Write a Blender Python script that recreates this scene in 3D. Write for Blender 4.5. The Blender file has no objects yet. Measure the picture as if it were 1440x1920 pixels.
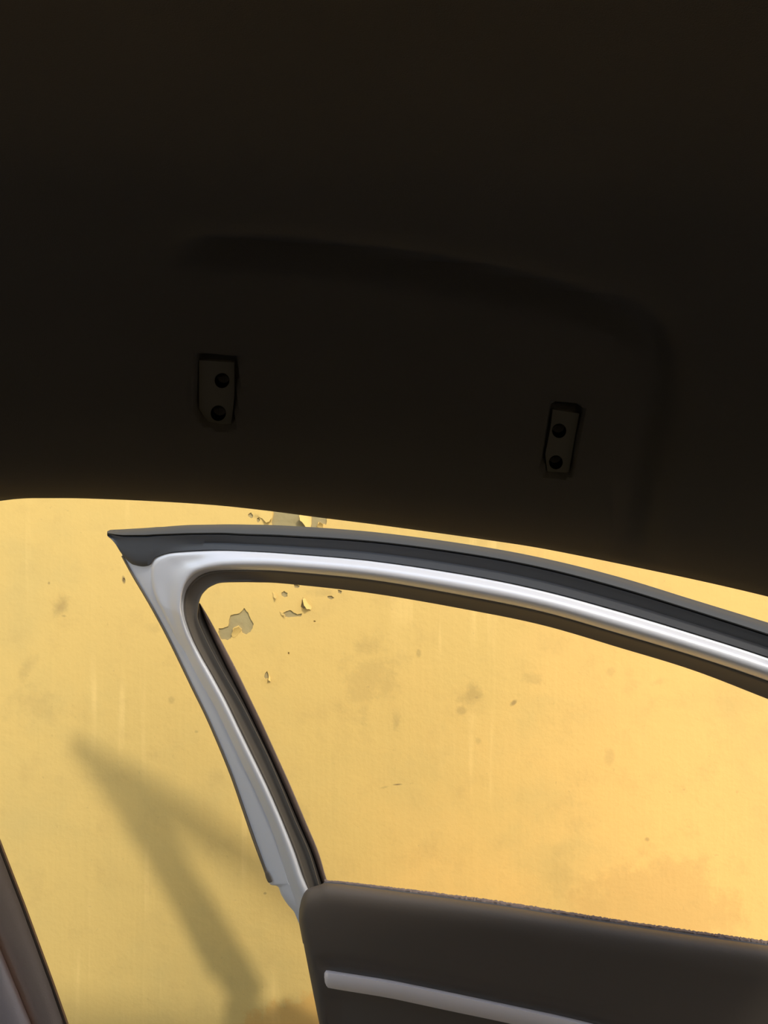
import bpy, bmesh, math, random
import numpy as np
from mathutils import Vector, Matrix

# ------------------------------------------------------------------ camera, sky, sun, exposure
SC = bpy.context.scene
C = SC.collection
F = 1442.0                      # focal length in pixels of the 1440x1920 frame
CZ = 1.35                       # eye height inside the car
cam_d = bpy.data.cameras.new('camera')
cam_d.sensor_fit = 'VERTICAL'
cam_d.sensor_height = 36.0
cam_d.lens = F / 1920 * 36.0
cam_d.clip_start = 0.01
cam = bpy.data.objects.new('camera', cam_d)
cam.location = (0, 0, CZ)
cam.rotation_euler = (math.pi / 2, 0, 0)
C.objects.link(cam)
SC.camera = cam

world = bpy.data.worlds.new('sky')
SC.world = world
world.use_nodes = True
wn = world.node_tree
wn.nodes.clear()
wo = wn.nodes.new('ShaderNodeOutputWorld')
wb = wn.nodes.new('ShaderNodeBackground')
sky = wn.nodes.new('ShaderNodeTexSky')
sky.sky_type = 'NISHITA'
sky.sun_disc = False
SUN_TRAVEL = Vector((-0.193, 0.35, -0.391)).normalized()
sky.sun_elevation = math.asin(-SUN_TRAVEL.z)
sky.sun_rotation = math.atan2(-SUN_TRAVEL.x, -SUN_TRAVEL.y)
sky.air_density = 1.2
sky.dust_density = 2.0
wb.inputs['Strength'].default_value = 0.262
wn.links.new(sky.outputs[0], wb.inputs[0])
wn.links.new(wb.outputs[0], wo.inputs[0])

sun_d = bpy.data.lights.new('sun', 'SUN')
sun_d.energy = 2.05
sun_d.angle = math.radians(3.2)
sun_d.color = (1.0, 0.93, 0.82)
sun = bpy.data.objects.new('sun', sun_d)
sun.rotation_euler = SUN_TRAVEL.to_track_quat('-Z', 'Y').to_euler()
sun.location = (1.5, -3, 4)
C.objects.link(sun)

SC.view_settings.view_transform = 'Standard'
SC.view_settings.look = 'None'
SC.view_settings.gamma = 1.0
SC.view_settings.use_curve_mapping = False
SC.view_settings.exposure = 0.0

# ------------------------------------------------------------------ helpers
D_WALL = 1.35                   # distance from the eye to the yellow wall


def ray(px, py):
    return Vector(((px - 720) / F, 1.0, -(py - 960) / F))


EYE = Vector((0, 0, CZ))


def at(px, py, depth):
    """world point that lies `depth` metres in front of the eye"""
    return EYE + ray(px, py) * depth


def door_depth(px, py):
    """the opened door is one leaning plane (tumblehome + hinge angle)"""
    return 1.0 / (1.2107 + 0.000340 * px - 0.000280 * py)


# unit normal of that plane pointing to the car interior
_a, _b, _c = at(300, 1000, door_depth(300, 1000)), at(1200, 1000, door_depth(1200, 1000)), at(600, 1800, door_depth(600, 1800))
DOOR_N = (_b - _a).cross(_c - _a).normalized()
if DOOR_N.y > 0:
    DOOR_N = -DOOR_N


def on_door(px, py, off_mm):
    """point of the door seen at px,py, raised off_mm towards the interior"""
    r = ray(px, py)
    d = door_depth(px, py) - off_mm / 1000.0 / abs(r.dot(DOOR_N))
    return EYE + r * d


def catmull(pts, n):
    """smooth resample: n sub-steps between neighbouring rows of an array (rows, dims)"""
    P = np.asarray(pts, float)
    Q = np.vstack([2 * P[0] - P[1], P, 2 * P[-1] - P[-2]])
    out = []
    for i in range(1, len(Q) - 2):
        p0, p1, p2, p3 = Q[i - 1], Q[i], Q[i + 1], Q[i + 2]
        for k in range(n):
            t = k / n
            out.append(0.5 * ((2 * p1) + (-p0 + p2) * t + (2 * p0 - 5 * p1 + 4 * p2 - p3) * t * t + (-p0 + 3 * p1 - 3 * p2 + p3) * t ** 3))
    out.append(P[-1])
    return np.array(out)


def mesh_obj(name, verts, faces, mat, parent=None, smooth=True, angle=40):
    me = bpy.data.meshes.new(name)
    me.from_pydata([tuple(v) for v in verts], [], faces)
    bm = bmesh.new()
    bm.from_mesh(me)
    bmesh.ops.remove_doubles(bm, verts=bm.verts, dist=1e-6)
    bmesh.ops.recalc_face_normals(bm, faces=bm.faces)
    bm.to_mesh(me)
    bm.free()
    if smooth:
        me.shade_smooth()
        me.set_sharp_from_angle(angle=math.radians(angle))
    me.materials.append(mat)
    o = bpy.data.objects.new(name, me)
    C.objects.link(o)
    if parent:
        o.parent = parent
    return o


def loft(rows, closed_ring=True, caps=True):
    """rows: list of equal-length lists of points -> verts, faces"""
    verts, faces = [], []
    m = len(rows[0])
    for r in rows:
        verts += [Vector(p) for p in r]
    for i in range(len(rows) - 1):
        for j in range(m if closed_ring else m - 1):
            a = i * m + j
            b = i * m + (j + 1) % m
            faces.append((a, b, b + m, a + m))
    if caps and closed_ring:
        faces.append(tuple(range(m)))
        faces.append(tuple((len(rows) - 1) * m + j for j in range(m)))
    return verts, faces


def box(name, lo, hi, mat, parent=None, bevel=0.0):
    bm = bmesh.new()
    bmesh.ops.create_cube(bm, size=1)
    for v in bm.verts:
        v.co = Vector([lo[i] + (v.co[i] + .5) * (hi[i] - lo[i]) for i in range(3)])
    if bevel:
        bmesh.ops.bevel(bm, geom=bm.edges[:], offset=bevel, segments=2, affect='EDGES')
    me = bpy.data.meshes.new(name)
    bm.to_mesh(me)
    bm.free()
    me.materials.append(mat)
    o = bpy.data.objects.new(name, me)
    C.objects.link(o)
    if parent:
        o.parent = parent
    return o


def tube(path, radii, mat, name, parent=None, seg=10, jitter=0.0, seed=1):
    rnd = random.Random(seed)
    rows = []
    n = len(path)
    for i, p in enumerate(path):
        t = (path[min(i + 1, n - 1)] - path[max(i - 1, 0)]).normalized()
        s = t.cross(Vector((0, 1, 0.001))).normalized()
        u = t.cross(s).normalized()
        r = radii[i] if hasattr(radii, '__len__') else radii
        rows.append([p + (s * math.cos(a) + u * math.sin(a)) * (r * (1 + rnd.uniform(-jitter, jitter)))
                     for a in [2 * math.pi * k / seg for k in range(seg)]])
    v, f = loft(rows)
    return mesh_obj(name, v, f, mat, parent)


def tag(o, label=None, cat=None, group=None, kind=None):
    if label:
        o['label'] = label
    if cat:
        o['category'] = cat
    if group:
        o['group'] = group
    if kind:
        o['kind'] = kind
    return o


def empty(name, loc):
    o = bpy.data.objects.new(name, None)
    o.location = loc
    o.empty_display_size = 0.05
    C.objects.link(o)
    return o


def adopt(child, parent):
    child.parent = parent
    child.matrix_parent_inverse = Matrix.Translation(parent.location).inverted()


# ------------------------------------------------------------------ materials
def material(name, color, rough=0.6, metal=0.0, spec=0.5, bump=None, coat=0.0, vary=0.0, sheen=0.0):
    m = bpy.data.materials.new(name)
    m.use_nodes = True
    nt = m.node_tree
    b = nt.nodes['Principled BSDF']
    b.inputs['Base Color'].default_value = (*color, 1)
    b.inputs['Roughness'].default_value = rough
    b.inputs['Metallic'].default_value = metal
    b.inputs['Specular IOR Level'].default_value = spec
    b.inputs['Coat Weight'].default_value = coat
    b.inputs['Coat Roughness'].default_value = 0.15
    b.inputs['Sheen Weight'].default_value = sheen
    tc = nt.nodes.new('ShaderNodeTexCoord')
    if vary:
        n = nt.nodes.new('ShaderNodeTexNoise')
        n.inputs['Scale'].default_value = 9
        n.inputs['Detail'].default_value = 6
        nt.links.new(tc.outputs['Object'], n.inputs['Vector'])
        mx = nt.nodes.new('ShaderNodeMix')
        mx.data_type = 'RGBA'
        mx.inputs[6].default_value = (*[c * (1 - vary) for c in color], 1)
        mx.inputs[7].default_value = (*[min(1, c * (1 + vary)) for c in color], 1)
        nt.links.new(n.outputs['Fac'], mx.inputs[0])
        nt.links.new(mx.outputs[2], b.inputs['Base Color'])
    if bump:
        sc, st, dist = bump
        n = nt.nodes.new('ShaderNodeTexNoise')
        n.inputs['Scale'].default_value = sc
        n.inputs['Detail'].default_value = 3
        nt.links.new(tc.outputs['Object'], n.inputs['Vector'])
        bp = nt.nodes.new('ShaderNodeBump')
        bp.inputs['Strength'].default_value = st
        bp.inputs['Distance'].default_value = dist
        nt.links.new(n.outputs['Fac'], bp.inputs['Height'])
        nt.links.new(bp.outputs[0], b.inputs['Normal'])
    return m


M_silver = material('silver_car_paint', (0.76, 0.775, 0.80), rough=0.42, metal=0.2, coat=0.25, bump=(2500, 0.05, 0.0004))
M_rubber = material('dark_rubber', (0.060, 0.064, 0.070), rough=0.55, spec=0.5, bump=(900, 0.1, 0.0005))
M_rubber_top = material('grey_rubber_lip', (0.055, 0.057, 0.055), rough=0.7, bump=(900, 0.1, 0.0005))
M_channel = material('dark_window_channel', (0.125, 0.108, 0.085), rough=0.65, bump=(1200, 0.15, 0.0005))
M_run = material('black_glass_run', (0.035, 0.030, 0.024), rough=0.7, spec=0.3)
M_flock = material('flocked_seal', (0.26, 0.20, 0.17), rough=0.95, spec=0.15, bump=(2600, 0.9, 0.001), vary=0.3)
M_panel = material('dark_door_trim', (0.105, 0.086, 0.068), rough=0.62, spec=0.35, bump=(1400, 0.25, 0.0006))
M_bar = material('pale_satin_trim', (0.86, 0.79, 0.76), rough=0.45, metal=0.1)
M_headliner = material('charcoal_headliner_fabric', (0.155, 0.143, 0.126), rough=0.95, spec=0.1, bump=(1700, 0.5, 0.0008), vary=0.12)
M_plate = material('recess_plate', (0.20, 0.185, 0.15), rough=0.8, spec=0.2, bump=(300, 0.3, 0.001))
M_pillar_dark = material('dark_brown_pillar_trim', (0.60, 0.42, 0.32), rough=0.75, spec=0.3, bump=(1500, 0.4, 0.0006))
M_pillar_pale = material('pale_pillar_cover', (0.92, 0.70, 0.62), rough=0.6, spec=0.4, bump=(1500, 0.3, 0.0005))
M_plaster = material('bare_plaster', (0.36, 0.29, 0.13), rough=0.95, bump=(60, 0.4, 0.004), vary=0.22)
M_asphalt = material('asphalt', (0.16, 0.155, 0.15), rough=0.95, bump=(120, 0.6, 0.006), vary=0.3)
M_cabin = material('dark_cabin_lining', (0.02, 0.018, 0.016), rough=0.9)


def wall_paint_material():
    m = bpy.data.materials.new('yellow_wall_paint')
    m.use_nodes = True
    nt = m.node_tree
    N, L = nt.nodes, nt.links
    b = N['Principled BSDF']
    b.inputs['Roughness'].default_value = 0.82
    b.inputs['Specular IOR Level'].default_value = 0.25
    tc = N.new('ShaderNodeTexCoord')
    co = tc.outputs['Object']

    def noise(scale, detail=5, rough=0.55, stretch=None, off=0.0):
        n = N.new('ShaderNodeTexNoise')
        n.inputs['Scale'].default_value = scale
        n.inputs['Detail'].default_value = detail
        n.inputs['Roughness'].default_value = rough
        mp = N.new('ShaderNodeMapping')
        mp.inputs['Location'].default_value = (off, off * .7, off * 1.3)
        if stretch:
            mp.inputs['Scale'].default_value = stretch
        L.new(co, mp.inputs['Vector'])
        L.new(mp.outputs[0], n.inputs['Vector'])
        return n.outputs['Fac']

    def ramp(val, lo, hi, a=0.0, c=1.0):
        r = N.new('ShaderNodeMapRange')
        r.interpolation_type = 'SMOOTHSTEP'
        r.inputs['From Min'].default_value = lo
        r.inputs['From Max'].default_value = hi
        r.inputs['To Min'].default_value = a
        r.inputs['To Max'].default_value = c
        L.new(val, r.inputs['Value'])
        return r.outputs['Result']

    def math_(op, a, c):
        n = N.new('ShaderNodeMath')
        n.operation = op
        for i, v in enumerate((a, c)):
            if isinstance(v, (int, float)):
                n.inputs[i].default_value = v
            else:
                L.new(v, n.inputs[i])
        return n.outputs[0]

    def mix(fac, a, c, mode='MIX'):
        n = N.new('ShaderNodeMix')
        n.data_type = 'RGBA'
        n.blend_type = mode
        if isinstance(fac, (int, float)):
            n.inputs[0].default_value = fac
        else:
            L.new(fac, n.inputs[0])
        for i, v in ((6, a), (7, c)):
            if isinstance(v, tuple):
                n.inputs[i].default_value = (*v, 1)
            else:
                L.new(v, n.inputs[i])
        return n.outputs[2]

    # warped coordinate for ragged stains and patches
    warp_n = N.new('ShaderNodeTexNoise')
    warp_n.inputs['Scale'].default_value = 24
    warp_n.inputs['Detail'].default_value = 6
    warp_n.inputs['Roughness'].default_value = 0.65
    L.new(co, warp_n.inputs['Vector'])

    def spot(px, py, rx, ry, rot=0.0, warp=0.6, soft=0.6):
        """ragged elliptical stain, 0..1, sizes given at the wall in photo pixels"""
        c = at(px, py, D_WALL)
        k = D_WALL / F
        mp = N.new('ShaderNodeMapping')
        mp.vector_type = 'TEXTURE'
        mp.inputs['Location'].default_value = (c.x, 0, c.z)
        mp.inputs['Rotation'].default_value = (0, math.radians(rot), 0)
        mp.inputs['Scale'].default_value = (rx * k, 1e3, ry * k)
        L.new(co, mp.inputs['Vector'])
        ln = N.new('ShaderNodeVectorMath')
        ln.operation = 'LENGTH'
        L.new(mp.outputs[0], ln.inputs[0])
        w = math_('MULTIPLY', math_('SUBTRACT', warp_n.outputs['Fac'], 0.5), warp * 4)
        d = math_('ADD', ln.outputs['Value'], w)
        return ramp(d, 1.0, 1.0 - soft)

    ochre = (0.71, 0.49, 0.150)
    warm = (0.86, 0.535, 0.165)
    green = (0.62, 0.45, 0.150)
    pale = (0.90, 0.64, 0.22)
    sx = N.new('ShaderNodeSeparateXYZ')
    L.new(co, sx.inputs[0])
    # orange cast grows to the right, olive cast to the left, both broken by noise
    side = math_('ADD', sx.outputs['X'], math_('MULTIPLY', math_('SUBTRACT', noise(2.2), 0.5), 1.0))
    col = mix(ramp(side, -0.1, 0.6), ochre, warm)
    col = mix(math_('MULTIPLY', ramp(noise(3.4, 6, 0.6, off=3.1), 0.45, 0.70), 0.7), col, green)
    # pale vertical runs of paint
    runs = ramp(noise(1.0, 3, 0.5, (34, 34, 1.3), 7.0), 0.60, 0.72)
    runs = math_('MULTIPLY', runs, ramp(noise(4, 3, off=1.0), 0.45, 0.65))
    col = mix(math_('MULTIPLY', runs, 0.45), col, pale)
    # individual stains seen on this wall: smudges, specks
    smudges = [  # px, py, rx, ry, rot, strength
        (112, 1138, 20, 30, 35, 0.40, 0.55), (92, 1093, 4, 5, 0, 0.6, 0.5), (232, 1088, 4, 9, -10, 0.9, 0.5),
        (120, 1155, 9, 4, 10, 0.4, 0.5), (50, 1250, 18, 34, 30, 0.20, 0.6),
        (885, 1305, 26, 30, 30, 0.30, 0.6), (893, 1308, 8, 6, 0, 0.40, 0.5), (866, 1332, 14, 12, 0, 0.30, 0.6),
        (963, 1318, 10, 5, -45, 0.55, 0.5), (745, 1471, 14, 2.5, -4, 0.9, 0.3), (722, 1476, 18, 4, -12, 0.3, 0.5),
        (785, 1224, 5, 9, 0, 0.3, 0.6), (897, 1390, 10, 10, 0, 0.22, 0.6), (745, 1355, 14, 22, 0, 0.22, 0.8),
        (1000, 1275, 26, 14, 10, 0.16, 0.7), (322, 1312, 7, 8, 0, 0.25, 0.6), (368, 1372, 5, 4, 0, 0.3, 0.5),
        (1232, 1278, 22, 10, -10, 0.15, 0.8), (1145, 1420, 12, 16, 0, 0.16, 0.8), (1045, 1645, 28, 50, 10, 0.09, 0.7),
        (70, 1325, 60, 45, 0, 0.14, 0.7), (690, 1260, 60, 80, 0, 0.16, 0.9), (1213, 1573, 6, 5, 30, 0.4, 0.5),
        (290, 1180, 22, 12, 0, 0.12, 0.8), (1145, 1260, 12, 10, 0, 0.14, 0.8), (497, 1675, 4, 3, 0, 0.5, 0.4),
        (560, 1520, 24, 30, 0, 0.14, 0.8), (610, 1112, 30, 10, 0, 0.16, 0.8), (480, 968, 14, 9, 0, 0.35, 0.6),
    ]
    dark = None
    for px, py, rx, ry, rot, st, wp in smudges:
        s = math_('MULTIPLY', spot(px, py, rx, ry, rot, wp, 0.8), st)
        dark = s if dark is None else math_('MAXIMUM', dark, s)
    col = mix(dark, col, (0.20, 0.135, 0.06))
    # darker ochre patch low on the right, orange patch at the foot of the wall
    col = mix(math_('MULTIPLY', spot(1235, 1725, 190, 125, -8, 0.35, 0.35), 0.5), col, (0.62, 0.39, 0.125))
    col = mix(math_('MULTIPLY', spot(600, 1965, 170, 110, 0, 0.2, 0.16), 0.5), col, (0.66, 0.33, 0.07))
    # fine freckles
    col = mix(math_('MULTIPLY', ramp(noise(90, 3, 0.5, off=2.0), 0.70, 0.78), 0.22), col, (0.35, 0.22, 0.09))
    col = mix(math_('MULTIPLY', ramp(noise(16, 6, 0.65, off=4.4), 0.50, 0.75), 0.26), col, (0.50, 0.33, 0.11))
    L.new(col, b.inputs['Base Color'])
    h = math_('ADD', math_('MULTIPLY', noise(14, 6, 0.6, off=5.0), 0.7), math_('MULTIPLY', noise(1.0, 3, 0.5, (34, 34, 1.3), 7.0), 0.35))
    h = math_('ADD', h, math_('MULTIPLY', noise(140, 3, off=6.0), 0.10))
    bp = N.new('ShaderNodeBump')
    bp.inputs['Strength'].default_value = 0.35
    bp.inputs['Distance'].default_value = 0.006
    L.new(h, bp.inputs['Height'])
    L.new(bp.outputs[0], b.inputs['Normal'])
    return m


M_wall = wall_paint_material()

# ------------------------------------------------------------------ street outside: ground and peeling wall
ground = box('ground', (-4, -5, -0.10), (4, D_WALL + 0.3, 0.0), M_asphalt)
tag(ground, 'grey asphalt ground under the car', kind='structure')

wall = box('wall_back', (-3.2, D_WALL + 0.0022, 0.0), (3.6, D_WALL + 0.25, 2.9), M_plaster)
tag(wall, 'yellow plastered wall with peeling paint behind the open car door', kind='structure')


def ragged(pts, seed, amp=1.2, sub=3):
    rnd = random.Random(seed)
    for lev in range(sub):
        out = []
        for i, p in enumerate(pts):
            q = pts[(i + 1) % len(pts)]
            d = math.hypot(q[0] - p[0], q[1] - p[1])
            k = min(amp, d * 0.10) / (1 + lev * .4)
            out += [p, ((p[0] + q[0]) / 2 + rnd.uniform(-k, k), (p[1] + q[1]) / 2 + rnd.uniform(-k, k))]
        pts = out
    return pts


def blob(px, py, rx, ry, seed, n=9):
    rnd = random.Random(seed)
    return [(px + rx * rnd.uniform(.6, 1.1) * math.cos(2 * math.pi * i / n), py + ry * rnd.uniform(.6, 1.1) * math.sin(2 * math.pi * i / n)) for i in range(n)]


HOLES = [
    [(457.8, 1140), (465.6, 1149), (475.6, 1170), (469, 1185.6), (461, 1190), (454, 1187), (453, 1179), (446.7, 1173), (436.7, 1178), (433, 1197),
     (426, 1201), (414, 1199), (409, 1186), (410, 1178), (420, 1177), (428, 1174), (432, 1154), (449, 1150)],
    [(500, 928), (556, 934), (562, 966), (563, 974), (571, 982), (572, 992), (540, 1000), (513, 992), (509, 979), (513, 962)],
    [(582, 938), (618, 940), (613, 971), (611, 984), (604, 982), (597, 979), (593, 992), (582, 998), (584, 972)],
    [(533, 1108), (539, 1112), (539, 1118), (533, 1120), (528, 1117), (528, 1111)],
    [(530, 1150), (537, 1146), (545, 1144), (551, 1149), (558, 1152), (566, 1150), (564, 1156), (550, 1157), (540, 1158), (532, 1155)],
    [(568, 1120), (571, 1127), (576, 1138), (570, 1142), (564, 1138), (566, 1130)],
    [(551, 1096), (562, 1098), (559, 1103), (552, 1102)],
    [(501, 1258), (505, 1268), (503, 1272), (497, 1273), (495, 1268)],
    [(633, 1106), (641, 1108), (639, 1114), (634, 1112)],
    [(614, 1118), (622, 1117), (627, 1121), (622, 1124), (615, 1122)],
    blob(470, 966, 5, 6, 5), blob(484, 975, 4, 5, 6), blob(590, 1165, 3, 2, 8),
    blob(233, 1088, 2.4, 6, 9), blob(541, 1225, 2, 3, 10),
]
cu = bpy.data.curves.new('paint_coat', 'CURVE')
cu.dimensions = '2D'
cu.fill_mode = 'BOTH'
cu.extrude = 0.0011


def add_spline(pts2):
    sp = cu.splines.new('POLY')
    sp.points.add(len(pts2) - 1)
    for p, (x, y) in zip(sp.points, pts2):
        p.co = (x, y, 0, 1)
    sp.use_cyclic_u = True


add_spline([(-3.2, 0.0), (3.6, 0.0), (3.6, 2.9), (-3.2, 2.9)])
for i, h in enumerate(HOLES):
    add_spline([((px - 720) / F * D_WALL, CZ - (py - 960) / F * D_WALL) for px, py in ragged(h, 40 + i)])
tmp = bpy.data.objects.new('paint_coat_curve', cu)
C.objects.link(tmp)
dg = bpy.context.evaluated_depsgraph_get()
me = bpy.data.meshes.new_from_object(tmp.evaluated_get(dg))
bpy.data.objects.remove(tmp)
me.transform(Matrix.Translation((0, D_WALL + 0.0011, 0)) @ Matrix.Rotation(math.pi / 2, 4, 'X'))
me.name = 'paint_coat'
me.materials.clear()
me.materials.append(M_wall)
coat = bpy.data.objects.new('paint_coat', me)
C.objects.link(coat)
coat.parent = wall
tag(coat, 'yellow ochre paint coat, stained and peeled')


def flake(pts, lift_dir, lift, mat=M_wall):
    """loose curled paint chip: fan of the outline, lifted off the wall towards lift_dir"""
    cx = sum(p[0] for p in pts) / len(pts)
    cy = sum(p[1] for p in pts) / len(pts)
    L_ = [(p[0] - cx) * lift_dir[0] + (p[1] - cy) * lift_dir[1] for p in pts]
    lo, hi = min(L_), max(L_)
    rings = []
    for s in (0.0, 0.45, 0.8, 1.0):
        ring = []
        for p, l in zip(pts, L_):
            x, y = cx + (p[0] - cx) * s, cy + (p[1] - cy) * s
            t = (((x - cx) * lift_dir[0] + (y - cy) * lift_dir[1]) - lo) / (hi - lo)
            q = at(x, y, D_WALL)
            q.y -= 0.0006 + lift * t ** 2
            ring.append(q)
        rings.append(ring)
    n = len(pts)
    verts, faces = [], []
    for side in (0, 1):
        base = len(verts)
        for r in rings:
            for q in r:
                verts.append(q + Vector((0, 0.0009 * side, 0)))
        for i in range(3):
            for j in range(n):
                a, c2 = base + i * n + j, base + i * n + (j + 1) % n
                faces.append((a, c2, c2 + n, a + n))
    for j in range(n):
        a, c2 = 3 * n + j, 3 * n + (j + 1) % n
        faces.append((a, c2, c2 + 4 * n, a + 4 * n))
    return mesh_obj('paint_flake', verts, faces, mat, wall, angle=60)


flake(ragged([(562, 966), (570, 964), (578, 967), (584, 974), (584, 982), (582, 991), (574, 989), (570, 982), (564, 976)], 3, 1, 1), (-0.8, 0.3), 0.012)
flake(ragged([(568, 1122), (572, 1122), (577, 1131), (584, 1137), (583, 1143), (576, 1141), (571, 1134)], 4, .8, 1), (-0.8, 0.5), 0.009)
flake(ragged([(511, 1110), (515, 1113), (520, 1119), (518, 1122), (513, 1119)], 5, .6, 1), (0.7, 0.6), 0.006)
flake(ragged([(440, 1177), (449, 1174), (453, 1181), (446, 1190), (438, 1196), (434, 1190)], 6, .8, 1), (-0.3, -0.8), 0.005)
flake(ragged([(486, 957), (497, 955), (510, 960), (512, 970), (506, 978), (500, 980), (492, 972), (484, 968)], 7, 1, 1), (0.6, 0.5), 0.007)
flake(ragged([(503, 1262), (507, 1270), (508, 1277), (504, 1274)], 8, .5, 1), (-0.7, 0.4), 0.006)
flake(ragged([(600, 979), (606, 983), (606, 991), (598, 992), (594, 986)], 9, .7, 1), (0.2, -0.8), 0.006)
flake(ragged([(524, 1146), (531, 1149), (536, 1154), (528, 1153)], 10, .5, 1), (0.8, 0.3), 0.005)

# ------------------------------------------------------------------ the opened car door
door = empty('car_door', at(900, 1900, 1.02))
tag(door, 'opened car door with silver window frame and dark inner panel before the yellow wall', 'car door')

# stations from the hinge end of the top rail, round the corner, down the upright
# L0 outer edge of raised frame, L3 inner edge of silver, crest fraction, web height
ST = [
    # L0            L3            crest web
    ((1620, 1298), (1620, 1346), .42, 8), ((1440, 1232), (1440, 1278), .42, 8), ((1300, 1187), (1300, 1231), .42, 8),
    ((1160, 1145), (1160, 1189), .42, 8), ((1020, 1107), (1020, 1149), .42, 8), ((880, 1078), (880, 1120), .42, 8),
    ((700, 1051), (700, 1089), .42, 8), ((540, 1037), (540, 1073), .42, 8), ((465, 1032.5), (470, 1070), .45, 8),
    ((420, 1031), (426, 1070), .50, 8), ((385, 1031.5), (402, 1072), .60, 7), ((353, 1033), (388, 1075), .68, 5.5),
    ((319, 1035.5), (375, 1081), .72, 5), ((301, 1040), (364, 1090), .76, 4.5), ((288.6, 1047), (356, 1099.5), .80, 4.5),
    ((282, 1060), (350, 1111), .82, 4.5), ((281.5, 1085), (346.5, 1127), .82, 4.5), ((288, 1115), (346, 1146), .80, 5),
    ((303, 1147), (351, 1168), .74, 6), ((322, 1186), (362, 1198), .66, 7.5), ((345, 1233), (378, 1230), .60, 9),
    ((367, 1277), (398.7, 1266), .58, 9), ((393, 1322), (424, 1313), .57, 9), ((418, 1371), (448, 1363), .57, 9),
    ((441, 1421), (474, 1416), .57, 9), ((470, 1482), (503, 1476), .57, 9), ((498, 1545), (529, 1536), .57, 9),
    ((519, 1608), (553, 1596), .57, 9), ((531, 1648), (568, 1640), .57, 9), ((541, 1680), (582, 1672), .57, 9),
    ((549, 1703), (594, 1705), .55, 8), ((560, 1730), (606, 1735), .55, 7),
]
arr = catmull([[a[0], a[1], b[0], b[1], c, w] for a, b, c, w in ST], 8)
rows = []
for x0, y0, x3, y3, c, w in arr:
    keys_t = np.array([0.0, 0.05, 0.14, c * 0.62, c, c + (1 - c) * 0.45, 0.90, 1.0])
    k_rail = min(1, max(0, (x0 - 330) / 90.0)) if y0 < 1310 and x0 > 330 and y3 < 1345 and y0 < 1100 or x0 > 700 else 0.0
    k_up = min(1, max(0, (y0 - 1130) / 90.0)) if k_rail == 0 else 0.0
    k_co = 1 - k_rail - k_up
    keys_o = (k_co * np.array([-3.5, 0.5, w * 0.75, w, 11.0, 9.0, 2.5, -4.0])
              + k_rail * np.array([-3.5, 0.8, 2.8, 6.6, 10.6, 11.4, 4.5, -4.0])
              + k_up * np.array([-3.0, -2.8, -2.2, 0.8, 4.6, 5.4, 2.5, -4.0]))
    prof = catmull(np.stack([keys_t, keys_o], 1), 3)
    ring = []
    for t, o in prof:
        ring.append(on_door(x0 + (x3 - x0) * t, y0 + (y3 - y0) * t, o))
    back = [ring[-1] - DOOR_N * 0.018, ring[0] - DOOR_N * 0.018]
    rows.append(ring + back)
v, f = loft(rows)

# flat flange left of the raised frame: outer edge E, inner edge under L0
FL = [
    ((300, 1020), (330, 1050)), ((232, 1026), (300, 1052)), ((229, 1041), (290, 1062)), ((236, 1055), (287, 1072)), ((252, 1083), (288, 1095)), ((271, 1115), (294, 1120)),
    ((290, 1147), (308, 1150)), ((314, 1191), (328, 1188)), ((335, 1235), (351, 1233)), ((353.5, 1276), (373, 1274)),
    ((374, 1319), (399, 1319)), ((398.5, 1370), (424, 1368)), ((421.5, 1421), (448, 1419)), ((445, 1483), (476, 1479)),
    ((467, 1547), (504, 1542)), ((489, 1609), (525, 1605)), ((503, 1651), (537, 1645)), ((508, 1659), (540, 1656)),
    ((521, 1662.5), (544, 1661)), ((527, 1677), (549, 1676)), ((538.5, 1695), (556, 1692)), ((550, 1708), (562, 1706)), ((560, 1723), (568, 1724)),
]
arrF = catmull([[a[0], a[1], b[0], b[1]] for a, b in FL], 5)
rows2 = []
for x0, y0, x1, y1 in arrF:
    p = [on_door(x0, y0, -6.5), on_door(x0 + (x1 - x0) * .07, y0 + (y1 - y0) * .07, -3.0), on_door(x0 + (x1 - x0) * .28, y0 + (y1 - y0) * .28, -2.8),
         on_door(x0 + (x1 - x0) * .36, y0 + (y1 - y0) * .36, -2.0), on_door(x1, y1, -1.2)]
    rows2.append(p + [p[-1] - DOOR_N * 0.014, p[0] - DOOR_N * 0.010])
v2, f2 = loft(rows2)
o = len(v)
frame = mesh_obj('window_frame', v + v2, f + [tuple(i + o for i in q) for q in f2], M_silver, None, angle=50)
adopt(frame, door)
tag(frame, 'silver painted window frame')

# rubber weatherstrip along the top rail, with its drooping corner pad (stations by x)
SEAL = [  # x, top, groove, bottom, belly of lower band
    (1620, 1228, 1250, 1297, -3), (1440, 1172, 1191, 1233, -3), (1300, 1129, 1146, 1188, -3), (1160, 1086, 1103, 1146, -3), (1020, 1051, 1066.5, 1108, -3),
    (880, 1025, 1040, 1079, -3), (700, 1001, 1016.5, 1052, -3), (540, 989, 1006, 1038, -3), (460, 986.5, 1003, 1033.5, -3),
    (420, 986, 1001, 1032, -3), (385, 986.5, 1001, 1032, -2.5), (353, 987, 1001.5, 1033.5, -2), (333, 988, 1002, 1035, -1),
    (319, 989, 1002.5, 1037, 0), (301, 990.5, 1003, 1042, 1), (289, 991, 1003.5, 1048, 2), (282, 991.5, 1004, 1059, 3),
    (272, 992.3, 1004.5, 1062.3, 3), (261, 993, 1004.5, 1061.7, 3), (247, 993.8, 1004.5, 1057, 3), (235, 994.4, 1004.5, 1046.5, 2), (226, 995, 1004, 1035, 1),
    (217, 995.4, 1003, 1020.5, 0), (209, 995.8, 1001.5, 1011, -1), (204, 996, 1000.5, 1007, -1), (202.5, 996.1, 999.5, 1005.5, -1), (201.6, 996.2, 999.5, 1004.5, -2), (201, 996.2, 999.5, 1003.5, -2),
]
base = on_door
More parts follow.
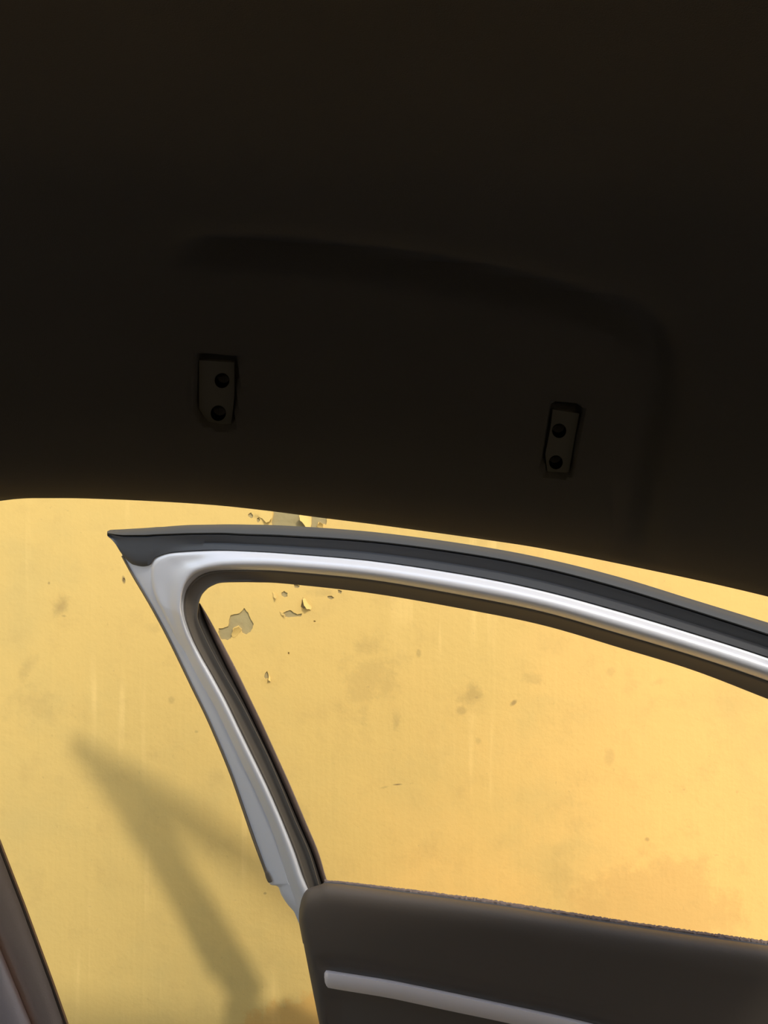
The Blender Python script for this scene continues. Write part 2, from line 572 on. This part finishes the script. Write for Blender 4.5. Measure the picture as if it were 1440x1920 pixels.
top_rows, low_rows = [], []
for x, t, g, b_, belly in catmull(SEAL, 6):
    h1, h2 = g - t, b_ - g
    pr = [on_door(x, t, -14), on_door(x, t + h1 * .12, -8), on_door(x, t + h1 * .5, -1), on_door(x, t + h1 * .85, 2.5), on_door(x, t + h1 * .97, 2.0), on_door(x, g, -2.5)]
    top_rows.append(pr + [pr[-1] - DOOR_N * 0.014, pr[0] - DOOR_N * 0.006])
    pr = [on_door(x, g - h1 * .02, -3), on_door(x, g + h2 * .06, 1.5), on_door(x, g + h2 * .25, 0.5), on_door(x, g + h2 * .55, belly),
          on_door(x, g + h2 * .8, belly * .4 + 1), on_door(x, g + h2 * .96, 1.5), on_door(x, b_ + .6, -3)]
    low_rows.append(pr + [pr[-1] - DOOR_N * 0.010, pr[0] - DOOR_N * 0.010])
v, f = loft(low_rows)
seal = mesh_obj('weatherstrip', v, f, M_rubber, None, angle=50)
adopt(seal, door)
tag(seal, 'dark rubber weatherstrip along the top rail')
v, f = loft(top_rows)
lip = mesh_obj('seal_lip', v, f, M_rubber_top, None, angle=50)
lip.parent = seal
tag(lip, 'grey upper lip of the weatherstrip')

# thin rubber strip down the outer edge of the upright
EDGE = [(229, 1042), (236, 1055), (251, 1082), (280, 1131), (308, 1182), (334, 1234), (361, 1290), (387.5, 1344), (414, 1405), (436, 1460), (455, 1515), (474, 1570), (491, 1616), (504, 1650)]
rows = []
ed = catmull(EDGE, 5)
for i, (x, y) in enumerate(ed):
    k = i / (len(ed) - 1)
    w = 3.4 + 1.2 * k
    pr = [on_door(x - w * .5, y + 1, -12), on_door(x - w * .45, y + .6, -5), on_door(x, y, -1.8), on_door(x + w * .5, y - 1, -2.4), on_door(x + w * .6, y - 1, -9)]
    rows.append(pr)
v, f = loft(rows)
# blunt moulded end of the strip
cap_rows = []
for x, y, w in ((498, 1634, 4), (500, 1638, 7), (503, 1646, 9), (506, 1653, 8.5), (506.5, 1655, 6)):
    cap_rows.append([on_door(x - w * .5, y, -13), on_door(x - w * .5, y, -4), on_door(x, y, -0.2), on_door(x + w * .5, y - 1, -1.0), on_door(x + w * .5, y - 1, -8)])
v3, f3 = loft(cap_rows)
o = len(v)
es = mesh_obj('edge_seal', v + v3, f + [tuple(i + o for i in q) for q in f3], M_channel, None, angle=50)
adopt(es, door)

# window channel: a dark band round the opening, with glass run behind it on the upright
CH = [  # L3, L4 (front lip edge), L5 groove, L6 rear edge
    ((1620, 1345), (1620, 1382)), ((1440, 1277), (1440, 1311)), ((1300, 1230), (1300, 1257)), ((1160, 1188), (1160, 1214)), ((1020, 1148), (1020, 1173)),
    ((880, 1119), (880, 1144)), ((700, 1088), (700, 1113)), ((540, 1072), (540, 1095)), ((470, 1069), (478, 1092)), ((424, 1069), (437, 1092)),
    ((402, 1071), (420, 1092.5)), ((388, 1074), (409, 1094)), ((375, 1080), (399, 1098)), ((364, 1089), (391, 1102.5)), ((355, 1099), (384, 1109)),
    ((349, 1111), (378.5, 1116)), ((345.5, 1127), (374.3, 1127)), ((345, 1146), (371.5, 1142)), ((350, 1168), (371.5, 1162)), ((361, 1199), (384, 1193)),
    ((377, 1231), (402, 1229)), ((397.5, 1267), (421, 1264)), ((423, 1314), (450, 1313)), ((447, 1364), (475, 1361)), ((473, 1417), (502, 1416)),
    ((502, 1477), (529, 1478)), ((528, 1537), (555, 1541)), ((552, 1597), (580, 1598)), ((575, 1664), (599, 1660)), ((585, 1690), (608, 1688)),
]
rows = []
for x3, y3, x4, y4 in catmull([[a[0], a[1], b[0], b[1]] for a, b in CH], 8):
    L = lambda t, off: on_door(x3 + (x4 - x3) * t, y3 + (y4 - y3) * t, off)
    kr = min(1.0, max(0.0, (x3 - 400) / 120.0)) if y3 < 1150 or x3 > 700 else 0.0
    up_ = [(-.06, -3.5), (0.03, -1.2), (.12, 0.2), (.22, -2.2), (.5, -4.5), (.78, -5.0), (.90, -1.5), (.97, -1.5), (1.0, -5)]
    rl_ = [(-.06, -3.5), (0.03, -1.2), (.12, -1.5), (.22, -5.0), (.5, -12), (.78, -18), (.90, -20), (.97, -21), (1.0, -23)]
    pr = [L(a_[0], a_[1] + (b_[1] - a_[1]) * kr) for a_, b_ in zip(up_, rl_)]
    rows.append(pr + [L(.98, -26), pr[0] - DOOR_N * 0.014])
v, f = loft(rows)
ch = mesh_obj('window_channel', v, f, M_channel, None, angle=50)
adopt(ch, door)
tag(ch, 'dark rubber channel around the window opening')

RUN = [  # L4, L5, L6
    ((373, 1131), (374, 1131), (375, 1131)), ((371.5, 1142), (377.5, 1143), (383, 1144)), ((371.5, 1162), (384, 1161), (392.5, 1160)), ((383, 1193), (398, 1193), (410.5, 1193)),
    ((401, 1229), (415, 1229), (429.5, 1229)), ((420, 1264), (431.5, 1263), (446.5, 1262)), ((449, 1313), (458, 1316), (472, 1315)), ((474, 1361), (479, 1360), (493.5, 1360)),
    ((501, 1416), (506, 1417), (519.5, 1417)), ((528, 1478), (533.5, 1478), (547, 1478)), ((554, 1541), (560.5, 1541), (573.5, 1541)),
    ((579, 1598), (584.5, 1597), (597, 1597)), ((598, 1660), (604, 1655), (612, 1647)), ((608, 1690), (616, 1690), (628, 1688)),
]
rowsA, rowsB = [], []
for x4, y4, x5, y5, x6, y6 in catmull([[c for p in r for c in p] for r in RUN], 8):
    pr = [on_door(x4 - 2, y4, -9), on_door(x4 + (x5 - x4) * .4, y4 + (y5 - y4) * .4, -13), on_door(x5, y5, -26)]
    rowsA.append(pr + [on_door(x5, y5, -33), on_door(x4 - 2, y4, -33)])
    M_ = lambda t, off: on_door(x5 + (x6 - x5) * t, y5 + (y6 - y5) * t, off)
    pr = [M_(-.05, -27), M_(.15, -21), M_(.55, -18), M_(.9, -19), M_(1.0, -24)]
    rowsB.append(pr + [on_door(x6, y6, -33), on_door(x5, y5, -34)])
v, f = loft(rowsA)
gr = mesh_obj('glass_run', v, f, M_run, None, angle=50)
gr.parent = ch
v, f = loft(rowsB)
fl = mesh_obj('flocked_lip', v, f, M_flock, None, angle=50)
fl.parent = ch
tag(fl, 'brown flocked outer lip of the glass run')

# inner door panel -------------------------------------------------
TOPX = [560, 561, 565, 570, 575, 582, 592, 600, 607, 640, 680, 735, 840, 940, 1113, 1287, 1440, 1700]
TOPY = [1722, 1705, 1686, 1675, 1668, 1663.5, 1661, 1659, 1655, 1657.5, 1662.5, 1670, 1684, 1698, 1726, 1752, 1773, 1812]
BARX = np.array([560, 610, 728, 839, 940, 1044, 1114, 1300, 1500, 1700])
BAR_T = np.array([1808, 1817.6, 1836, 1858.6, 1880, 1902, 1919, 1966, 2020, 2078])
BAR_B = np.array([1846, 1853, 1872, 1896, 1917, 1941, 1959, 2008, 2064, 2124])


def xl(y):
    return 560.0 if y < 1722 else 560 + (y - 1722) * 0.190 + 0.00003 * min(y - 1722, 400) ** 2


def panel_off(px, py, top, s):
    v_ = py - top
    base_ = 14 + 20 * (1 - math.exp(-max(v_, 0) / 16.0)) - 0.055 * min(380, max(v_ - 30 - (px - 560) * .035, 0))
    tb = float(np.interp(px, BARX, BAR_T))
    d = py - tb
    # scooped recess above the bar, deeper body below it
    base_ -= 9 * math.exp(-((d + 8) / 13.0) ** 2) * min(1, max(0, (px - 590) / 30))
    if d > 20:
        base_ -= 10 * min(1, (d - 20) / 30.0) * min(1, max(0, (px - 600) / 40))
    e = max(0.0, 1 - s / 16.0)
    base_ -= 16 * (1 - math.sqrt(max(0.0, 1 - e * e)))
    et = max(0.0, 1 - v_ / 7.0)
    base_ -= 6 * (1 - math.sqrt(max(0.0, 1 - et * et)))
    return base_


S = np.concatenate([np.array([0, .4, 1.2, 2.5, 4.5, 7, 10, 14, 18, 24, 32, 40, 48]), np.arange(58, 1160, 12.0)])
V = np.concatenate([np.array([0, .5, 1.5, 3, 5, 8, 12, 16, 21, 27]), np.arange(34, 470, 7.0), np.arange(480, 1000, 40.0)])
rows = []
for s in S:
    px0 = 560 + s
    top = float(np.interp(px0, TOPX, TOPY))
    col_ = []
    for vv in V:
        y = top + vv
        x = s + xl(y)
        # keep the silhouette of the top edge where the left side leans
        tx = float(np.interp(x, TOPX, TOPY)) if x > 612 else top
        col_.append(on_door(x, tx + vv, panel_off(x, tx + vv, tx, s)))
    rows.append(col_)
nr, nc = len(rows), len(rows[0])
verts = [p for r in rows for p in r]
nf = len(verts)
verts += [p + (p - EYE).normalized() * 0.016 + Vector((0, 0, -0.004 if j_ < 12 else 0)) for r in rows for j_, p in enumerate(r)]
faces = []
for i in range(nr - 1):
    for j in range(nc - 1):
        a = i * nc + j
        faces.append((a, a + nc, a + nc + 1, a + 1))
        faces.append((nf + a, nf + a + 1, nf + a + nc + 1, nf + a + nc))
for i in range(nr - 1):
    for j in (0, nc - 1):
        a = i * nc + j
        faces.append((a, a + nc, nf + a + nc, nf + a))
for j in range(nc - 1):
    for i in (0, nr - 1):
        a = i * nc + j
        faces.append((a, a + 1, nf + a + 1, nf + a))
panel = mesh_obj('door_panel', verts, faces, M_panel, None, angle=60)
adopt(panel, door)
tag(panel, 'dark grey-brown inner door panel')

# silver skin of the door below the window, behind the panel
rows = []
for px, py in ((600, 1800), (606, 1830), (616, 1900), (640, 2130)):
    pr = [on_door(px + 8, py, -4), on_door(px + 30, py - 10, -4), on_door(1680, py + 150, -4)]
    rows.append(pr + [p - DOOR_N * 0.05 for p in pr[::-1]])
v, f = loft(rows)
skin = mesh_obj('outer_panel', v, f, M_silver, None, smooth=False)
adopt(skin, door)

# pale bar across the panel
rows = []
bx = [607.3, 608, 609.5, 612, 616, 622, 630] + list(range(650, 1700, 30))
for i, x in enumerate(bx):
    t, b_ = float(np.interp(x, BARX, BAR_T)), float(np.interp(x, BARX, BAR_B))
    h = b_ - t
    q = math.sqrt(max(0.0, 1 - max(0.0, 1 - (x - 607.2) / 9.0) ** 2))
    t2 = t + h * (1 - q) * .12
    b2 = b_ - h * (1 - q) * .30
    h2 = b2 - t2
    o_ = panel_off(x, t + h * .5, float(np.interp(x, TOPX, TOPY)), x - 560)
    o_ = 26.0 - 8 * (1 - q) - (x - 607) * .004
    pr = [on_door(x, t2, o_ - 14), on_door(x, t2 + h2 * .03, o_ - 1), on_door(x, t2 + h2 * .18, o_ + 3.5), on_door(x, t2 + h2 * .45, o_ + 5), on_door(x, t2 + h2 * .75, o_ + 3),
          on_door(x, t2 + h2 * .95, o_ - 2), on_door(x, b2, o_ - 14)]
    rows.append(pr)
v, f = loft(rows)
bar = mesh_obj('trim_bar', v, f, M_bar, None, angle=50)
bar.parent = panel
bar.matrix_parent_inverse = panel.matrix_parent_inverse.copy()
bar.matrix_parent_inverse = Matrix.Identity(4)
tag(bar, 'pale satin trim bar')

# fuzzy belt seal along the sill of the window
rnd = random.Random(4)
path, rad = [], []
x = 609.0
while x < 1640:
    y = float(np.interp(x, TOPX, TOPY)) - 1.2 + (-2.6 if x < 614 else -1.2 - min(1.6, (x - 614) * .006))
    path.append(on_door(x, y + rnd.uniform(-.7, .3) * min(1, (x - 600) / 150), 4))
    rad.append(0.0017 + 0.0010 * min(1, (x - 609) / 250) * rnd.uniform(.5, 1.2))
    x += 2.6
belt = tube(path, rad, M_flock, 'belt_seal', None, seg=7, jitter=0.25, seed=9)
adopt(belt, door)
tag(belt, 'fuzzy flocked belt seal')
# dark inner lip between fuzz and panel
path = [on_door(x, float(np.interp(x, TOPX, TOPY)) + .6, 8) for x in np.arange(608, 1640, 6.0)]
lip2 = tube(path, 0.0017, M_rubber, 'belt_lip', None, seg=6)
lip2.parent = belt
lip2.matrix_parent_inverse = Matrix.Identity(4)

# ------------------------------------------------------------------ the car roof over the camera: headliner
EX = [-760, -420, -250, -214, -190, -150, -100, -50, 0, 30, 60, 120, 200, 300, 400, 500, 600, 700, 800, 900, 1000, 1100, 1200, 1320, 1440, 1700, 2300]
EY = [1180, 1130, 1080, 1030, 1003, 974, 955, 944, 938.5, 935, 933.5, 933.5, 935.5, 940, 946.5, 957, 970, 982.5, 996, 1010, 1025, 1044, 1064.5, 1090, 1118, 1186, 1380]
D_EDGE = 0.50
U = [0, .012, .03, .05, .08, .11, .15, .20, .26, .34, .45, .60, .85, 1.25]
H = [0, .0012, .0065, .0165, .042, .077, .116, .148, .163, .173, .180, .185, .187, .187]


def smooth_interp(x, xs, ys):
    # monotone-ish smooth interpolation through cosine-blended slopes (Hermite)
    i = int(np.clip(np.searchsorted(xs, x) - 1, 0, len(xs) - 2))
    def slope(k):
        if k == 0:
            return (ys[1] - ys[0]) / (xs[1] - xs[0])
        if k == len(xs) - 1:
            return (ys[-1] - ys[-2]) / (xs[-1] - xs[-2])
        a_, b_ = (ys[k] - ys[k - 1]) / (xs[k] - xs[k - 1]), (ys[k + 1] - ys[k]) / (xs[k + 1] - xs[k])
        return 0 if a_ * b_ <= 0 else 2 * a_ * b_ / (a_ + b_)
    h = xs[i + 1] - xs[i]
    t = (x - xs[i]) / h
    m0, m1 = slope(i) * h, slope(i + 1) * h
    return (2 * t ** 3 - 3 * t ** 2 + 1) * ys[i] + (t ** 3 - 2 * t ** 2 + t) * m0 + (-2 * t ** 3 + 3 * t ** 2) * ys[i + 1] + (t ** 3 - t ** 2) * m1


us = np.concatenate([np.arange(0, 0.05, 0.004), np.arange(0.05, 0.135, 0.0016), np.arange(0.135, 0.32, 0.004), np.arange(0.32, 1.26, 0.03)])
hs = np.array([smooth_interp(u, U, H) for u in us])
exs = np.concatenate([np.arange(-760, 340, 12.0), np.arange(340, 476, 3.0), np.arange(476, 980, 8.0), np.arange(980, 1130, 3.0), np.arange(1130, 2300, 12.0)])
# first, find each vertex, then its picture position, then press grooves and pockets into it
ez = np.array([CZ - (smooth_interp(x, EX, EY) - 960) / F * D_EDGE for x in exs])
ex = (exs - 720) / F * D_EDGE
z_mean = CZ + 0.0
# far from the edge the roof forgets the dips of the opening
blend = np.exp(-us / 0.22)
X = np.repeat(ex[:, None], len(us), 1)
Y = D_EDGE - np.repeat(us[None, :], len(exs), 0)
Zb = (ez[:, None] - (CZ - 0.012)) * blend[None, :] + (CZ - 0.012) + hs[None, :]
Yc = np.maximum(Y, 1e-3)
PX = np.where(Y > 0.05, 720 + X / Yc * F, -1e5)
PY = np.where(Y > 0.05, 960 - (Zb - CZ) / Yc * F, -1e5)


def seg_dist(px, py, poly):
    best = np.full(px.shape, 1e9)
    par = np.zeros(px.shape)
    n = len(poly) - 1
    for i in range(n):
        ax, ay = poly[i]
        bx_, by_ = poly[i + 1]
        dx, dy = bx_ - ax, by_ - ay
        t = np.clip(((px - ax) * dx + (py - ay) * dy) / (dx * dx + dy * dy), 0, 1)
        d = np.hypot(px - ax - t * dx, py - ay - t * dy)
        sgn = np.sign(dx * (py - ay) - dy * (px - ax))
        m_ = d < best
        best = np.where(m_, d, best)
        par = np.where(m_, sgn, par)
    return best, par


GROOVE = [(250, 474), (340, 470), (440, 467), (560, 473), (720, 492), (880, 516), (1000, 543), (1120, 575), (1185, 602), (1225, 640), (1238, 700), (1232, 780), (1208, 870), (1195, 960), (1190, 1060)]
gd, gs = seg_dist(PX, PY, [tuple(p) for p in catmull(GROOVE, 4)])
fade = np.clip((us[None, :] - .015) / .03, 0, 1) * np.clip((PX - 300) / 90, 0, 1) * np.clip((1120 - PY) / 160, 0.25, 1)
wg = np.where(PX > 1150, 34.0, 24.0)
press = -0.0075 * np.exp(-(gd / wg) ** 2) * fade
# the pressed field inside the line stands proud
press += 0.0


def in_poly(px, py, poly):
    inside = np.zeros(px.shape, bool)
    n = len(poly)
    for i in range(n):
        x1, y1 = poly[i]
        x2, y2 = poly[(i + 1) % n]
        c = ((y1 > py) != (y2 > py)) & (px < (x2 - x1) * (py - y1) / (y2 - y1 + 1e-12) + x1)
        inside ^= c
    return inside


POCKETS = [
    [(368, 666), (392, 664), (420, 668), (446, 671), (446, 700), (443, 740), (440, 775), (438, 803), (410, 803), (388, 797), (374, 785), (364, 765), (366, 710)],
    [(1034, 757), (1060, 757), (1078, 761), (1097, 767), (1093, 790), (1087, 812), (1080, 845), (1074, 888), (1050, 897), (1024, 890), (1018, 870), (1026, 810)],
]
for pk in POCKETS:
    loop = pk + [pk[0]]
    d, _ = seg_dist(PX, PY, loop)
    ins = in_poly(PX, PY, pk)
    sd = np.where(ins, d, -d)
    press += -0.0085 * np.clip((sd + 1.5) / 5.0, 0, 1)
    # fabric rolls a little at the cut edge
    press += 0.0007 * np.exp(-((sd + 6) / 4.0) ** 2)

# surface normal of the liner (pointing into the cabin) by finite differences
dXx, dXu = np.gradient(X, axis=0), np.gradient(X, axis=1)
dYx, dYu = np.gradient(Y, axis=0), np.gradient(Y, axis=1)
dZx, dZu = np.gradient(Zb, axis=0), np.gradient(Zb, axis=1)
nx, ny, nz = dYx * dZu - dZx * dYu, dZx * dXu - dXx * dZu, dXx * dYu - dYx * dXu
ln = np.sqrt(nx ** 2 + ny ** 2 + nz ** 2)
sg = np.where(nz > 0, -1, 1) / ln
nx, ny, nz = nx * sg, ny * sg, nz * sg
Xd, Yd, Zd = X + nx * press, Y + ny * press, Zb + nz * press
ni, nj = X.shape
verts = np.stack([Xd, Yd, Zd], -1).reshape(-1, 3)
top = np.stack([X, Y + 0.004 * (np.arange(nj)[None, :] == 0), Zb + 0.030], -1).reshape(-1, 3)
idx = np.arange(ni * nj).reshape(ni, nj)
quads = np.stack([idx[:-1, :-1], idx[1:, :-1], idx[1:, 1:], idx[:-1, 1:]], -1).reshape(-1, 4)
allv = np.concatenate([verts, top])
q2 = quads[:, ::-1] + ni * nj
faces = quads.tolist() + q2.tolist()
N0 = ni * nj
for i in range(ni - 1):
    for j in (0, nj - 1):
        a, b_ = int(idx[i, j]), int(idx[i + 1, j])
        faces.append((a, b_, b_ + N0, a + N0))
for j in range(nj - 1):
    for i in (0, ni - 1):
        a, b_ = int(idx[i, j]), int(idx[i, j + 1])
        faces.append((a, b_, b_ + N0, a + N0))
liner = mesh_obj('ceiling', allv.tolist(), faces, M_headliner, None, angle=55)
tag(liner, 'dark charcoal fabric car headliner filling the upper half, with pressed groove', kind='structure')


def liner_point(px, py):
    k = np.argmin((PX - px) ** 2 + (PY - py) ** 2)
    i, j = np.unravel_index(k, PX.shape)
    return Vector((X[i, j], Y[i, j], Zb[i, j])), Vector((nx[i, j], ny[i, j], nz[i, j]))


def liner_ray(px, py, push):
    """point on the view ray through the liner surface pushed `push` metres off it into the cabin"""
    p, n = liner_point(px, py)
    r = ray(px, py)
    t = (p - EYE + n * push).dot(n) / r.dot(n)
    return EYE + r * t


def plate(poly, holes, depth):
    """bare mounting plate at the bottom of a handle pocket, with round screw holes cut through"""
    c2 = bpy.data.curves.new('tmp', 'CURVE')
    c2.dimensions = '2D'
    c2.fill_mode = 'BOTH'
    c2.extrude = 0.0009
    cx = sum(p[0] for p in poly) / len(poly)
    cy = sum(p[1] for p in poly) / len(poly)
    o3, n3 = liner_point(cx, cy)
    ax = Vector((1, 0, 0)) - n3 * n3.x
    ax.normalize()
    ay = n3.cross(ax).normalized()
    o3 = liner_ray(cx, cy, -depth)

    def loc(px, py):
        r = ray(px, py)
        t = (o3 - EYE).dot(n3) / r.dot(n3)
        q = EYE + r * t - o3
        return q.dot(ax), q.dot(ay)

    def spl(pts):
        sp = c2.splines.new('POLY')
        sp.points.add(len(pts) - 1)
        for p, q in zip(sp.points, pts):
            p.co = (q[0], q[1], 0, 1)
        sp.use_cyclic_u = True

    spl([loc(*p) for p in poly])
    k = (Matrix((ax, ay, n3)).transposed()).to_4x4()
    k.translation = o3
    for hx, hy, hr in holes:
        spl([loc(hx + hr * math.cos(a), hy + hr * math.sin(a)) for a in [2 * math.pi * i / 28 for i in range(28)]])
    ob = bpy.data.objects.new('tmp', c2)
    C.objects.link(ob)
    m_ = bpy.data.meshes.new_from_object(ob.evaluated_get(bpy.context.evaluated_depsgraph_get()))
    bpy.data.objects.remove(ob)
    m_.name = 'mounting_plate'
    m_.transform(k)
    m_.materials.clear()
    m_.materials.append(M_plate)
    pl = bpy.data.objects.new('mounting_plate', m_)
    C.objects.link(pl)
    pl.parent = liner
    tag(pl, 'bare recessed plate with two screw holes where a grab handle was')
    for hx, hy, hr in holes:
        # blind socket behind each hole: short cup with a rim
        rows_ = []
        for dz, rr in ((0.0009, 1.02), (0.0012, 1.0), (0.0, .98), (-0.006, .96), (-0.012, .9), (-0.012, .02)):
            rows_.append([o3 + ax * q[0] + ay * q[1] + n3 * dz for q in
                          [loc(hx + hr * rr * math.cos(a), hy + hr * rr * math.sin(a)) for a in [2 * math.pi * i / 24 for i in range(24)]]])
        vv, ff = loft(rows_, True, False)
        cup = mesh_obj('screw_hole', vv, ff, M_hole, pl)
    return pl


M_hole = material('hole_inside', (0.004, 0.004, 0.004), rough=1.0, spec=0.0)
P1 = [(374, 674), (440, 678), (440, 740), (434, 797), (392, 793), (374, 765)]
P2 = [(1036, 766), (1086, 774), (1078, 815), (1066, 885), (1026, 882), (1022, 850), (1032, 800)]
plate(P1, [(417, 712, 13.5), (410, 773, 14)], 0.0045)
plate(P2, [(1048, 806, 13), (1042, 865, 12.5)], 0.0045)

# rubber lip of the door aperture follows the liner edge
path = []
for x in np.arange(-205, 1800, 12.0):
    p = Vector(((x - 720) / F * D_EDGE, D_EDGE + 0.001, CZ - (smooth_interp(x, EX, EY) - 960) / F * D_EDGE + 0.0022))
    path.append(p)
ap = tube(path, 0.0024, M_rubber, 'aperture_seal', None, seg=8)
ap.parent = liner
tag(ap, 'thin dark seal along the roof edge')

# sheet-metal roof above the liner
rows = []
for u, h in ((-0.006, .034), (-0.002, .078), (0.03, .088), (0.08, .098), (0.15, .150), (0.26, .193), (0.45, .214), (0.85, .222), (1.26, .222)):
    rows.append([Vector((ex[i], D_EDGE - u, (ez[i] - (CZ - .012)) * math.exp(-max(u, 0) / .22) + CZ - .012 + h)) for i in range(0, len(exs), 6)])
rowsT = [r + [p + Vector((0, 0, 0.002)) for p in reversed(r)] for r in rows]
v, f = loft(rowsT)
roof = mesh_obj('roof_panel', v, f, M_silver, liner)

# ------------------------------------------------------------------ pillar at the lower left
pillar = empty('body_pillar', at(-60, 1920, 0.5))
tag(pillar, 'dark brown car pillar with pale cover strip at the lower left corner', 'car pillar', kind='thing')
PR = [(-214, 1030), (-200, 1075), (-185, 1110), (-160, 1160), (-118, 1260), (-78, 1365), (-38, 1472), (0, 1572), (25, 1637), (50, 1702), (75, 1770), (100, 1838), (129, 1920), (175, 2050), (245, 2240), (400, 2700), (520, 3150), (640, 3800)]
DP = 0.50


def pil(px, py, off):
    return at(px, py, DP - off / 1000.0)


rowsD, rowsR, rowsP = [], [], []
for x, y in catmull(PR, 4):
    # widths measured along the picture row
    wr = 8.0
    # edge of pale cover: (0,1780) -> (59,1920)
    xs_ = 59 + (y - 1920) * 0.415 if y < 1920 else 59 + (y - 1920) * .40
    xs_ = min(xs_, x - 60)
    rowsR.append([pil(x, y, -4), pil(x - 1.5, y, 1), pil(x - wr * .5, y, 2.4), pil(x - wr, y, 1.2), pil(x - wr - 1, y, -4)])
    W_ = x - wr - xs_
    g = lambda t, o: pil(x - wr - W_ * t, y, o)
    ring = [g(.0, -2), g(0.02, 1.0), g(.15, 3.0), g(.4, 5.0), g(.7, 4.0), g(.92, 0.5), g(1.3, -4)]
    rowsD.append(ring + [pil(xs_ - 20, y, -24), pil(x - wr - 4, y, -22)])
    ring = [pil(xs_, y, 0), pil(xs_ - 3, y, 4.5), pil(xs_ - 10, y, 7.5), pil(xs_ - 22, y, 9), pil(xs_ - 38, y, 8), pil(xs_ - 60, y, 3), pil(xs_ - 85, y, -6), pil(xs_ - 110, y, -20)]
    rowsP.append(ring + [pil(xs_ - 108, y, -34), pil(xs_ - 6, y, -12)])
v, f = loft(rowsD)
o1 = mesh_obj('pillar_trim', v, f, M_pillar_dark, None, angle=60)
adopt(o1, pillar)
v, f = loft(rowsR)
M_rim = material('fuzzy_brown_edge', (0.30, 0.21, 0.15), rough=0.95, spec=0.1, bump=(2600, 0.9, 0.001), vary=0.3)
o2 = mesh_obj('weatherstrip', v, f, M_rim, None, angle=60)
adopt(o2, pillar)
tag(o2, 'fuzzy dark weatherstrip along the pillar edge')
v, f = loft(rowsP)
o3_ = mesh_obj('cover_strip', v, f, M_pillar_pale, None, angle=60)
adopt(o3_, pillar)
tag(o3_, 'pale pinkish grey rounded cover strip')

# ------------------------------------------------------------------ rest of the cabin around the camera (keeps the interior dark)
xl_, xr_ = float(ex[0]), float(ex[-1])
tag(box('floor', (xl_, -0.76, 0.32), (xr_, 0.52, 0.36), M_cabin), 'dark cabin floor', kind='structure')


def shell_side(name, axis, pos, lo, hi, z0, z1, w0, w1, margin, label):
    """cabin side with one window opening; axis 0: plane x=pos, axis 1: plane y=pos"""
    vv, ff = [], []
    for a0, a1, b0, b1 in ((lo, hi, z0, w0), (lo, hi, w1, z1), (lo, lo + margin, w0, w1), (hi - margin, hi, w0, w1)):
        k = len(vv)
        for dx in (0, .03):
            for a, b in ((a0, b0), (a1, b0), (a1, b1), (a0, b1)):
                vv.append((pos + dx, a, b) if axis == 0 else (a, pos + dx, b))
        ff += [tuple(k + q for q in f_) for f_ in ((0, 1, 2, 3), (7, 6, 5, 4), (0, 4, 5, 1), (1, 5, 6, 2), (2, 6, 7, 3), (3, 7, 4, 0))]
    return tag(mesh_obj(name, vv, ff, M_cabin, smooth=False), label, kind='structure')


shell_side('wall_rear', 1, -0.79, xl_, xr_, 0.32, 1.56, 1.26, 1.46, 0.30, 'dark far side of the cabin with its window opening')
shell_side('wall_left', 0, xl_ - 0.03, -0.79, 0.5, 0.32, 1.56, 1.14, 1.36, 0.25, 'dark rear end of the cabin')
shell_side('wall_right', 0, xr_, -0.79, 0.5, 0.32, 1.56, 1.14, 1.34, 0.20, 'dark front end of the cabin')
tag(box('trim_1', (xl_, 0.46, 0.30), (xr_, 0.56, 0.44), M_silver, bevel=0.015), 'silver door sill of the car body', kind='structure')
for o_ in list(C.objects):
    if o_.parent is None and o_.get('kind') == 'structure':
        o_['category'] = {'ceiling': 'headliner', 'floor': 'floor', 'ground': 'ground', 'trim_1': 'sill'}.get(o_.name, 'wall')
